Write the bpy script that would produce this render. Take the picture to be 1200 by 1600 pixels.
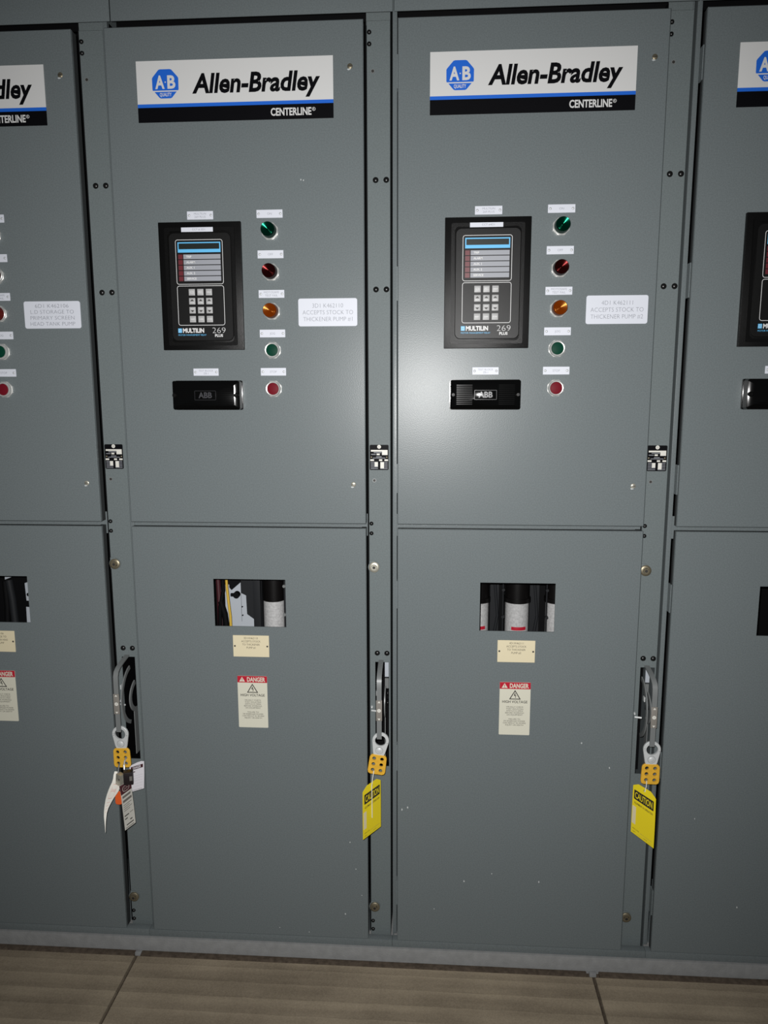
import bpy, bmesh, math, random
from mathutils import Vector, Matrix
random.seed(7)
S = bpy.context.scene
for o in list(bpy.data.objects):
    bpy.data.objects.remove(o)

# ------------------------------------------------------------------ camera, light, exposure
CAM = Vector((0.0929, -1.7496, 1.4483))
YAW, PITCH, ROLL, FPX = 0.06419, 0.15582, 0.00203, 1148.9
cd = bpy.data.cameras.new('camera'); cam = bpy.data.objects.new('camera', cd)
S.collection.objects.link(cam); S.camera = cam
fwd = Vector((-math.sin(YAW)*math.cos(PITCH), math.cos(YAW)*math.cos(PITCH), -math.sin(PITCH)))
right = Vector((math.cos(YAW), math.sin(YAW), 0)); down = fwd.cross(right)
r2 = math.cos(ROLL)*right + math.sin(ROLL)*down
d2 = -math.sin(ROLL)*right + math.cos(ROLL)*down
M4 = Matrix((r2, -d2, -fwd)).transposed().to_4x4(); M4.translation = CAM
cam.matrix_world = M4
cd.sensor_fit = 'VERTICAL'; cd.sensor_height = 36.0; cd.lens = FPX*36.0/1600.0
cd.clip_start = 0.02; cd.clip_end = 50

w = bpy.data.worlds.new('world'); S.world = w; w.use_nodes = True
bg = w.node_tree.nodes['Background']
bg.inputs[0].default_value = (0.80, 0.92, 1.0, 1); bg.inputs[1].default_value = 0.035

# the phone's flash, a few centimetres beside the lens
ld = bpy.data.lights.new('phone_flash', 'SPOT'); flash = bpy.data.objects.new('phone_flash', ld)
S.collection.objects.link(flash)
flash.location = CAM + Vector((-0.025, 0.0, 0.035))
flash.rotation_euler = cam.rotation_euler
ld.energy = 172; ld.color = (1.0, 0.99, 0.975); ld.shadow_soft_size = 0.006
ld.spot_size = math.radians(118); ld.spot_blend = 1.0

S.view_settings.view_transform = 'Standard'; S.view_settings.look = 'None'
S.view_settings.exposure = 0.0; S.view_settings.gamma = 1.0
S.view_settings.use_curve_mapping = False

# ------------------------------------------------------------------ materials
MATS = {}
def mat(name, col, rough=0.5, metal=0.0, spec=0.5, noise=0.0, nscale=40.0, bump=0.0, bscale=300.0, coat=0.0):
    m = bpy.data.materials.new(name); m.use_nodes = True
    nt = m.node_tree; b = nt.nodes['Principled BSDF']
    b.inputs['Base Color'].default_value = (*col, 1); b.inputs['Roughness'].default_value = rough
    b.inputs['Metallic'].default_value = metal; b.inputs['Specular IOR Level'].default_value = spec
    b.inputs['Coat Weight'].default_value = coat
    tc = None
    if noise or bump:
        tc = nt.nodes.new('ShaderNodeTexCoord')
    if noise:
        n = nt.nodes.new('ShaderNodeTexNoise'); n.inputs['Scale'].default_value = nscale
        n.inputs['Detail'].default_value = 5
        nt.links.new(tc.outputs['Object'], n.inputs['Vector'])
        r = nt.nodes.new('ShaderNodeMapRange'); r.inputs[1].default_value = 0.3; r.inputs[2].default_value = 0.7
        r.inputs[3].default_value = 1-noise; r.inputs[4].default_value = 1+noise
        nt.links.new(n.outputs['Fac'], r.inputs[0])
        mx = nt.nodes.new('ShaderNodeVectorMath'); mx.operation = 'SCALE'
        mx.inputs[0].default_value = col; nt.links.new(r.outputs[0], mx.inputs['Scale'])
        nt.links.new(mx.outputs[0], b.inputs['Base Color'])
    if bump:
        n2 = nt.nodes.new('ShaderNodeTexNoise'); n2.inputs['Scale'].default_value = bscale
        n2.inputs['Detail'].default_value = 2
        nt.links.new(tc.outputs['Object'], n2.inputs['Vector'])
        bp = nt.nodes.new('ShaderNodeBump'); bp.inputs['Strength'].default_value = bump
        bp.inputs['Distance'].default_value = 0.001
        nt.links.new(n2.outputs['Fac'], bp.inputs['Height']); nt.links.new(bp.outputs[0], b.inputs['Normal'])
    MATS[name] = m
    return m
mat('paint', (0.129, 0.148, 0.153), 0.315, spec=0.20, noise=0.10, nscale=330, bump=0.14, bscale=420)
mat('paint_flange', (0.130, 0.151, 0.154), 0.50, spec=0.16, noise=0.10, nscale=330, bump=0.14, bscale=420)
mat('chip', (0.45, 0.47, 0.47), 0.6)
mat('black_inside', (0.0025, 0.0025, 0.003), 0.7, spec=0.1)
mat('edge_shade', (0.035, 0.038, 0.039), 0.6, spec=0.2)  # dark tone standing in for the shade along the door sides
mat('emblem_dark', (0.045, 0.045, 0.05), 0.25, spec=0.4)
mat('dark_inside', (0.012, 0.013, 0.015), 0.6, spec=0.2)
mat('white_inside', (0.40, 0.43, 0.47), 0.5)
mat('sign_white', (0.585, 0.585, 0.58), 0.45, spec=0.3)
mat('sign_blue', (0.012, 0.115, 0.56), 0.45, spec=0.3)
mat('sign_black', (0.003, 0.003, 0.004), 0.5, spec=0.06)
mat('plate_white', (0.58, 0.60, 0.66), 0.45, spec=0.3)
mat('engraving', (0.22, 0.23, 0.26), 0.6)
mat('plate_cream', (0.62, 0.55, 0.38), 0.5, spec=0.3)
mat('sticker_cream', (0.57, 0.555, 0.46), 0.5, spec=0.3)
mat('ink', (0.02, 0.018, 0.016), 0.6)
mat('ink_grey', (0.12, 0.11, 0.10), 0.6)
mat('danger_red', (0.40, 0.010, 0.026), 0.5, spec=0.3)
mat('black_plastic', (0.003, 0.003, 0.003), 0.34, spec=0.16, bump=0.25, bscale=900)
mat('black_gloss', (0.002, 0.002, 0.002), 0.10, spec=0.4)
mat('face_grey', (0.006, 0.006, 0.006), 0.38, spec=0.22, bump=0.15, bscale=1200)
mat('line_white', (0.6, 0.6, 0.6), 0.5)
mat('cyan', (0.10, 0.42, 0.72), 0.5)
mat('lcd', (0.012, 0.016, 0.014), 0.3)
mat('led_red', (0.11, 0.012, 0.018), 0.4)
mat('bar_grey', (0.26, 0.27, 0.30), 0.5)
mat('key_grey', (0.33, 0.33, 0.33), 0.5)
mat('chrome', (0.66, 0.66, 0.64), 0.32, metal=0.55)
mat('steel', (0.62, 0.64, 0.64), 0.40, metal=0.25)
mat('steel_dull', (0.17, 0.18, 0.18), 0.42, metal=0.1)
mat('black_screw', (0.035, 0.035, 0.035), 0.28, metal=0.8)
mat('brass_dull', (0.22, 0.19, 0.13), 0.42, metal=0.7)
mat('nickel', (0.46, 0.44, 0.37), 0.38, metal=0.6)
mat('lens_green', (0.0, 0.007, 0.004), 0.16, spec=0.7)
mat('lens_red', (0.007, 0.0008, 0.0008), 0.16, spec=0.7)
mat('lens_amber', (0.115, 0.018, 0.0008), 0.18, spec=0.7)
mat('lens_redlit', (0.10, 0.006, 0.004), 0.18, spec=0.7)
mat('button_green', (0.001, 0.036, 0.020), 0.5, spec=0.08)
mat('button_red', (0.13, 0.006, 0.013), 0.5, spec=0.08)
mat('hasp_yellow', (0.66, 0.37, 0.035), 0.45, spec=0.3, noise=0.08, nscale=90)
mat('tag_yellow', (0.82, 0.66, 0.018), 0.5, spec=0.3)
mat('tag_pale', (0.72, 0.64, 0.42), 0.5)
mat('tag_white', (0.72, 0.70, 0.64), 0.55)
mat('tag_white_cool', (0.66, 0.64, 0.68), 0.55)
mat('tag_grey', (0.44, 0.43, 0.39), 0.55)
mat('maroon', (0.045, 0.008, 0.012), 0.5)
mat('pink_ink', (0.60, 0.30, 0.26), 0.6)
mat('orange', (0.72, 0.11, 0.02), 0.5)
mat('padlock_black', (0.012, 0.008, 0.009), 0.4)
mat('fuse_white', (0.42, 0.42, 0.42), 0.55, noise=0.18, nscale=180)
mat('fuse_black', (0.004, 0.0035, 0.0035), 0.4, spec=0.2)
mat('cable_yellow', (0.55, 0.36, 0.04), 0.5)
mat('grip_taupe', (0.20, 0.185, 0.165), 0.5)
mat('marker_white', (0.62, 0.61, 0.56), 0.5)
mat('plastic_string', (0.62, 0.62, 0.58), 0.4)
mat('sill_grey', (0.235, 0.238, 0.238), 0.75, spec=0.2, noise=0.09, nscale=45, bump=0.5, bscale=220)
mat('joint_brown', (0.085, 0.066, 0.050), 0.9, spec=0.1, noise=0.3, nscale=90)

for nm, tint in (('lens_green', (0.04, 0.65, 0.36)), ('lens_red', (0.42, 0.06, 0.06)), ('lens_amber', (0.9, 0.42, 0.10)), ('lens_redlit', (0.9, 0.2, 0.15))):
    MATS[nm].node_tree.nodes['Principled BSDF'].inputs['Specular Tint'].default_value = (*tint, 1)
def floor_material():
    m = bpy.data.materials.new('raked_concrete'); m.use_nodes = True
    nt = m.node_tree; b = nt.nodes['Principled BSDF']; N = nt.nodes.new; L = nt.links.new
    b.inputs['Roughness'].default_value = 0.75; b.inputs['Specular IOR Level'].default_value = 0.25
    tc = N('ShaderNodeTexCoord')
    mp = N('ShaderNodeMapping'); mp.inputs['Scale'].default_value = (1.3, 22, 1)
    L(tc.outputs['Object'], mp.inputs['Vector'])
    n1 = N('ShaderNodeTexNoise'); n1.inputs['Scale'].default_value = 1.0; n1.inputs['Detail'].default_value = 3
    L(mp.outputs[0], n1.inputs['Vector'])
    wv = N('ShaderNodeTexWave'); wv.wave_type = 'BANDS'; wv.bands_direction = 'Y'; wv.wave_profile = 'SAW'
    wv.inputs['Scale'].default_value = 6.6; wv.inputs['Distortion'].default_value = 0.55
    wv.inputs['Detail'].default_value = 3; wv.inputs['Detail Scale'].default_value = 1.6
    L(tc.outputs['Object'], wv.inputs['Vector'])
    n2 = N('ShaderNodeTexNoise'); n2.inputs['Scale'].default_value = 5; n2.inputs['Detail'].default_value = 6
    L(tc.outputs['Object'], n2.inputs['Vector'])
    n3 = N('ShaderNodeTexNoise'); n3.inputs['Scale'].default_value = 240; n3.inputs['Detail'].default_value = 3
    L(tc.outputs['Object'], n3.inputs['Vector'])
    a = N('ShaderNodeMath'); a.operation = 'MULTIPLY_ADD'; a.inputs[1].default_value = 0.10
    L(wv.outputs['Fac'], a.inputs[0])
    c = N('ShaderNodeMath'); c.operation = 'MULTIPLY_ADD'; c.inputs[1].default_value = 0.40; L(n1.outputs['Fac'], c.inputs[0])
    d = N('ShaderNodeMath'); d.operation = 'MULTIPLY_ADD'; d.inputs[1].default_value = 0.40; d.inputs[2].default_value = -0.10
    L(n2.outputs['Fac'], d.inputs[0]); L(d.outputs[0], c.inputs[2]); L(c.outputs[0], a.inputs[2])
    e = N('ShaderNodeMath'); e.operation = 'MULTIPLY_ADD'; e.inputs[1].default_value = 0.22; L(n3.outputs['Fac'], e.inputs[0]); L(a.outputs[0], e.inputs[2])
    cr = N('ShaderNodeValToRGB')
    cr.color_ramp.elements[0].position = 0.30; cr.color_ramp.elements[0].color = (0.165, 0.132, 0.094, 1)
    cr.color_ramp.elements[1].position = 0.85; cr.color_ramp.elements[1].color = (0.50, 0.415, 0.30, 1)
    L(e.outputs[0], cr.inputs[0]); L(cr.outputs[0], b.inputs['Base Color'])
    bp = N('ShaderNodeBump'); bp.inputs['Strength'].default_value = 0.35; bp.inputs['Distance'].default_value = 0.006
    L(e.outputs[0], bp.inputs['Height']); L(bp.outputs[0], b.inputs['Normal'])
    MATS['floor'] = m
floor_material()

# ------------------------------------------------------------------ mesh helpers
TXT = {}
def text_geo(s, bold, shear, spacing=1.0):
    key = (s, bold, shear, spacing)
    if key in TXT: return TXT[key]
    c = bpy.data.curves.new('t', 'FONT'); c.body = s; c.size = 1.0; c.offset = bold; c.shear = shear
    c.space_character = spacing
    c.resolution_u = 3; c.fill_mode = 'FRONT'
    o = bpy.data.objects.new('t', c)
    me = bpy.data.meshes.new_from_object(o)
    vs = [(v.co.x, v.co.y) for v in me.vertices]; fs = [tuple(p.vertices) for p in me.polygons]
    bpy.data.objects.remove(o); bpy.data.meshes.remove(me); bpy.data.curves.remove(c)
    TXT[key] = (vs, fs)
    return TXT[key]
CAPH = max(v[1] for v in text_geo('H', 0.0, 0.0)[0])

class MB:
    def __init__(s): s.bm = bmesh.new(); s.ms = []
    def mi(s, m):
        if m not in s.ms: s.ms.append(m)
        return s.ms.index(m)
    def paint(s, faces, m):
        i = s.mi(m)
        for f in faces: f.material_index = i
    def box(s, x0, x1, y0, y1, z0, z1, m, bev=0.0, seg=2):
        bm = s.bm
        v = [bm.verts.new(p) for p in ((x0,y0,z0),(x1,y0,z0),(x1,y1,z0),(x0,y1,z0),(x0,y0,z1),(x1,y0,z1),(x1,y1,z1),(x0,y1,z1))]
        fs = [bm.faces.new([v[i] for i in q]) for q in ((3,2,1,0),(4,5,6,7),(0,1,5,4),(1,2,6,5),(2,3,7,6),(3,0,4,7))]
        s.paint(fs, m)
        if bev:
            es = list({e for f in fs for e in f.edges})
            r = bmesh.ops.bevel(bm, geom=es, offset=bev, segments=seg, profile=0.6, affect='EDGES')
            s.paint(r['faces'], m)
        return s
    def plate(s, outer, holes, y0, y1, m, back=True, bev=0.0):
        """polygon in XZ with holes, front at y0 (towards the camera), back at y1; optional chamfered front edge"""
        bm = s.bm
        def loop(pts, y): return [bm.verts.new((p[0], y, p[1])) for p in pts]
        def area(p): return sum(p[i][0]*p[(i+1)%len(p)][1]-p[(i+1)%len(p)][0]*p[i][1] for i in range(len(p)))
        if area(outer) < 0: outer = outer[::-1]
        holes = [h if area(h) < 0 else h[::-1] for h in holes]
        loops = [outer]+holes
        def shrink(p, d):
            out = []
            for i in range(len(p)):
                a, b, c = Vector(p[i-1]), Vector(p[i]), Vector(p[(i+1) % len(p)])
                e1 = (b-a).normalized(); e2 = (c-b).normalized()
                n = Vector((-e1.y-e2.y, e1.x+e2.x))
                L = n.length
                if L < 1e-6: out.append(tuple(b)); continue
                n /= L; k = max(0.35, n.dot(Vector((-e1.y, e1.x))))
                out.append(tuple(b+n*(d/k)))
            return out
        fl = [shrink(p, bev) if (bev and j == 0) else p for j, p in enumerate(loops)]
        new = []
        A = [loop(p, y0) for p in fl]; B = [loop(p, y0+bev) for p in loops] if bev else A
        C = [loop(p, y1) for p in loops]
        def cap(R, flip):
            es = []
            for r in R:
                for i in range(len(r)):
                    a, b = r[i], r[(i+1) % len(r)]
                    e = bm.edges.get((a, b)) or bm.edges.new((a, b)); es.append(e)
            if len(R) == 1 and len(R[0]) <= 4:
                g = [bm.faces.new(R[0])]
            else:
                r = bmesh.ops.triangle_fill(bm, use_beauty=True, use_dissolve=False, edges=es)
                g = [f for f in r['geom'] if isinstance(f, bmesh.types.BMFace)]
            for f in g:
                f.normal_update()
                if (f.normal.y > 0) != flip: f.normal_flip()
            return g
        new += cap(A, False)
        def wall(P, Q):
            for a, b in zip(P, Q):
                for i in range(len(a)):
                    j = (i+1) % len(a)
                    new.append(bm.faces.new((a[i], b[i], b[j], a[j])))
        if bev: wall(A, B)
        wall(B, C)
        if back: new += cap(C, True)
        s.paint(new, m)
        return s
    def flat(s, pts, y, m):
        bm = s.bm; vs = [bm.verts.new((p[0], y, p[1])) for p in pts]
        f = bm.faces.new(vs); f.normal_update()
        if f.normal.y > 0: f.normal_flip()
        s.paint([f], m); return s
    def rect(s, x0, x1, z0, z1, y, m): return s.flat([(x0,z0),(x1,z0),(x1,z1),(x0,z1)], y, m)
    def outline(s, x0, x1, z0, z1, r, t, y, m):
        o = rrect(x0, x1, z0, z1, r); i = rrect(x0+t, x1-t, z0+t, z1-t, max(r-t, 0.0005))
        bm = s.bm; a = [bm.verts.new((p[0], y, p[1])) for p in o]; b = [bm.verts.new((p[0], y, p[1])) for p in i]
        fs = []
        for k in range(len(a)):
            j = (k+1) % len(a); fs.append(bm.faces.new((a[k], a[j], b[j], b[k])))
        s.paint(fs, m); return s
    def lathe(s, cx, cz, prof, m, n=28, cap0=True, cap1=True, ph=0.0):
        """prof: list of (radius, y) from front to back, axis along Y"""
        bm = s.bm; rings = []; fs = []
        for r, y in prof:
            if r < 1e-6: rings.append([bm.verts.new((cx, y, cz))])
            else: rings.append([bm.verts.new((cx+r*math.cos(ph+2*math.pi*i/n), y, cz+r*math.sin(ph+2*math.pi*i/n))) for i in range(n)])
        for a, b in zip(rings, rings[1:]):
            for i in range(n):
                j = (i+1) % n
                q = [a[i % len(a)], a[j % len(a)], b[j % len(b)], b[i % len(b)]]
                u = []
                for v in q:
                    if v not in u: u.append(v)
                if len(u) >= 3: fs.append(bm.faces.new(u))
        if cap0 and len(rings[0]) > 1: fs.append(bm.faces.new(rings[0]))
        if cap1 and len(rings[-1]) > 1: fs.append(bm.faces.new(rings[-1][::-1]))
        bmesh.ops.recalc_face_normals(bm, faces=fs)
        s.paint(fs, m); return s
    def cyl(s, cx, cz, r, y0, y1, m, n=24, ph=0.0): return s.lathe(cx, cz, [(r, y0), (r, y1)], m, n, ph=ph)
    def dome(s, cx, cz, r, y0, h, m, n=16):
        return s.lathe(cx, cz, [(0, y0-h), (r*0.5, y0-h*0.88), (r*0.85, y0-h*0.5), (r, y0)], m, n)
    def vcyl(s, cx, cy, r, z0, z1, m, n=32):
        bm = s.bm
        a = [bm.verts.new((cx+r*math.cos(2*math.pi*i/n), cy+r*math.sin(2*math.pi*i/n), z0)) for i in range(n)]
        b = [bm.verts.new((v.co.x, v.co.y, z1)) for v in a]
        fs = [bm.faces.new((a[i], a[(i+1) % n], b[(i+1) % n], b[i])) for i in range(n)]
        fs += [bm.faces.new(a[::-1]), bm.faces.new(b)]
        s.paint(fs, m); return s
    def tube(s, path, r, m, n=10):
        bm = s.bm; P = [Vector(p) for p in path]; rings = []; up = Vector((0.31, 0.77, 0.55))
        for i, p in enumerate(P):
            t = (P[min(i+1, len(P)-1)]-P[max(i-1, 0)]).normalized()
            a = t.cross(up).normalized(); b = t.cross(a)
            rings.append([bm.verts.new(p+r*(math.cos(2*math.pi*k/n)*a+math.sin(2*math.pi*k/n)*b)) for k in range(n)])
        fs = []
        for a, b in zip(rings, rings[1:]):
            for k in range(n): fs.append(bm.faces.new((a[k], a[(k+1) % n], b[(k+1) % n], b[k])))
        fs += [bm.faces.new(rings[0][::-1]), bm.faces.new(rings[-1])]
        bmesh.ops.recalc_face_normals(bm, faces=fs)
        s.paint(fs, m); return s
    def strip(s, path, x0, x1, t, m):
        """flat bar of thickness t following (y, z) points, spanning x0..x1"""
        bm = s.bm; P = [Vector(p) for p in path]; rings = []; fs = []
        for i, p in enumerate(P):
            d = (P[min(i+1, len(P)-1)]-P[max(i-1, 0)]).normalized(); n = Vector((-d.y, d.x))*t/2
            rings.append([bm.verts.new(q) for q in ((x0, p.x+n.x, p.y+n.y), (x1, p.x+n.x, p.y+n.y), (x1, p.x-n.x, p.y-n.y), (x0, p.x-n.x, p.y-n.y))])
        for a, b in zip(rings, rings[1:]):
            for k in range(4): fs.append(bm.faces.new((a[k], a[(k+1) % 4], b[(k+1) % 4], b[k])))
        fs += [bm.faces.new(rings[0][::-1]), bm.faces.new(rings[-1])]
        bmesh.ops.recalc_face_normals(bm, faces=fs)
        s.paint(fs, m); return s
    def text(s, t, cx, z0, h, y, m, bold=0.0, shear=0.0, width=None, wscale=1.0, align='C', spacing=1.0):
        """capital height h, baseline z0; width forces the total width"""
        vs, fs = text_geo(t, bold, shear, spacing)
        if not vs: return s
        k = h/CAPH; xa = min(v[0] for v in vs); xb = max(v[0] for v in vs)
        kx = k*wscale if width is None else width/(xb-xa)
        W = (xb-xa)*kx
        x0 = cx-W/2 if align == 'C' else (cx if align == 'L' else cx-W)
        bv = [s.bm.verts.new((x0+(v[0]-xa)*kx, y, z0+v[1]*k)) for v in vs]
        new = []
        for f in fs:
            try: new.append(s.bm.faces.new([bv[i] for i in f]))
            except ValueError: pass
        for f in new:
            f.normal_update()
            if f.normal.y > 0: f.normal_flip()
        s.paint(new, m); return s
    def map(s, fn):
        for v in s.bm.verts: v.co = fn(v.co)
        return s
    def build(s, name, parent=None, loc=None, label=None, cat=None, group=None, kind=None, smooth=True):
        me = bpy.data.meshes.new(name); s.bm.to_mesh(me); s.bm.free()
        for m in s.ms: me.materials.append(MATS[m])
        if smooth:
            me.shade_smooth(); me.set_sharp_from_angle(angle=math.radians(38))
        o = bpy.data.objects.new(name, me); S.collection.objects.link(o)
        if parent: o.parent = parent
        if loc: o.location = loc
        return tag(o, label, cat, group, kind)

def tag(o, label=None, cat=None, group=None, kind=None):
    if label: o['label'] = label
    if cat: o['category'] = cat
    if group: o['group'] = group
    if kind: o['kind'] = kind
    return o
def empty(name, loc, label, cat, group=None, rot=None):
    o = bpy.data.objects.new(name, None); S.collection.objects.link(o); o.location = loc
    o.empty_display_size = 0.05
    if rot: o.rotation_euler = rot
    return tag(o, label, cat, group)
def copy_tree(o, parent=None):
    c = o.copy(); S.collection.objects.link(c)
    if parent: c.parent = parent
    for ch in [x for x in S.objects if x.parent == o]: copy_tree(ch, c)
    return c
def rrect(x0, x1, z0, z1, r, n=4):
    pts = []
    for cx, cz, a0 in ((x1-r, z0+r, -90), (x1-r, z1-r, 0), (x0+r, z1-r, 90), (x0+r, z0+r, 180)):
        for i in range(n+1):
            a = math.radians(a0+90*i/n); pts.append((cx+r*math.cos(a), cz+r*math.sin(a)))
    return pts
def circ(cx, cz, r, n=20): return [(cx+r*math.cos(2*math.pi*i/n), cz+r*math.sin(2*math.pi*i/n)) for i in range(n)]

# ------------------------------------------------------------------ setting: floor, sill, walls
W = 0.66                      # width of one cabinet; cabinet k starts at x = X0[k]
X0 = {1: -2*W, 2: -W, 3: 0.0, 4: W}
FZ = -0.040                   # floor level; z = 0 is the top of the grey sill
b = MB()
for xa, xb in ((-3.2, -0.6925), (-0.6875, 0.5215), (0.5265, 3.2)):
    b.box(xa, xb, -3.4, -0.022, FZ-0.05, FZ, 'floor', bev=0.002, seg=1)
b.box(-3.2, 3.2, -3.4, 0.9, FZ-0.09, FZ-0.05, 'floor')
b.build('floor', kind='structure', label='brown concrete floor with raked bands and two joints')
b = MB()
for xa, xb in ((-3.2, -0.697), (-0.680, 0.508), (0.540, 3.2)): b.box(xa, xb, -0.022, -0.004, FZ-0.05, FZ+0.0015, 'joint_brown', bev=0.0015)
b.box(-3.2, 3.2, -0.022, -0.004, FZ-0.05, FZ-0.006, 'joint_brown')
for xa in (-0.690, 0.524): b.box(xa-0.003, xa+0.003, -3.4, -0.022, FZ-0.05, FZ-0.007, 'joint_brown')
b.build('trim_1', kind='structure', label='dark brown grout joint along the foot of the grey sill')
b = MB(); b.box(-3.2, 3.2, -0.004, 0.75, FZ-0.05, 0.0, 'sill_grey', bev=0.003)
for xa in (-0.6885, 0.524): b.box(xa-.009, xa+.009, -0.016, -0.004, FZ-0.05, FZ+0.003, 'sill_grey', bev=0.003)
b.build('trim_2', kind='structure', label='pale grey concrete sill under the cabinets')
b = MB(); b.box(-3.2, 3.2, 0.80, 0.86, FZ-0.05, 3.0, 'sill_grey')
b.build('wall_back', kind='structure')

# ------------------------------------------------------------------ cabinets
CW_OF = {1: 0.6580, 2: 0.6545, 3: 0.6545, 4: 0.6545}
CW = 0.6545                   # body width, leaves a black slit between neighbours
SURE = {1: 'the far left cabinet', 2: 'the second cabinet from left', 3: 'the third cabinet from left', 4: 'the far right cabinet'}
DOOR = {1: 'the HEAD TANK PUMP door', 2: 'the THICKENER PUMP #1 door', 3: 'the THICKENER PUMP #2 door', 4: 'the far right door'}
CABLBL = {1: 'grey metal switchgear cabinet cut off by the left edge, marked HEAD TANK PUMP',
          2: 'grey metal switchgear cabinet marked THICKENER PUMP #1, left of centre',
          3: 'grey metal switchgear cabinet marked THICKENER PUMP #2, right of centre',
          4: 'grey metal switchgear cabinet cut off by the right edge, without any tag hanging'}
CHIPS = {2: [(0.453,1.9343,.0025),(0.459,1.933,.002),(0.536,0.0937,.003),(0.565,0.2251,.002),(0.55,0.3012,.002),(0.438,0.0361,.002),(0.359,0.0455,.0016),(0.60-.02,0.15,.0015)],
         3: [(0.473,0.5937,.0035),(0.544,0.5293,.003),(0.187,0.2024,.003),(0.025,0.398,.003),(0.04,0.4039,.003),(0.379,0.209,.0028),(0.258,0.2273,.002),(0.11,0.12,.0018)],
         1: [], 4: [(0.22,0.16,.003),(0.10,0.40,.002)]}
DX0, DX1 = 0.0130, 0.5965
UB, UT, LB, LT = 1.1430, 2.2650, 0.0225, 1.1315
TOPSPAN = {1: (-1.318, -0.6315), 2: (-0.6290, 0.0015), 3: (0.0045, 0.6545), 4: (0.6585, 1.3145)}

def door_mesh(x0, x1, z0, z1, hole, chips):
    d = MB()
    d.plate([(x0,z0),(x1,z0),(x1,z1),(x0,z1)], hole, 0.0, 0.0028, 'paint', bev=0.0017)
    for a, c, e, f in ((x0,x0+.0025,z0,z1),(x1-.0025,x1,z0,z1),(x0+.0025,x1-.0025,z0,z0+.0025),(x0+.0025,x1-.0025,z1-.0025,z1)):
        d.box(a, c, 0.0028, 0.009, e, f, 'paint')
    for cx, cz, r in chips:
        if z0 < cz < z1:
            n = 7; ph = random.random()*6
            d.flat([(cx+r*random.uniform(.5,1.1)*math.cos(ph+6.283*i/n)*.7, cz+r*random.uniform(.6,1.3)*math.sin(ph+6.283*i/n)) for i in range(n)], -0.0003, 'chip')
    return d

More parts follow.
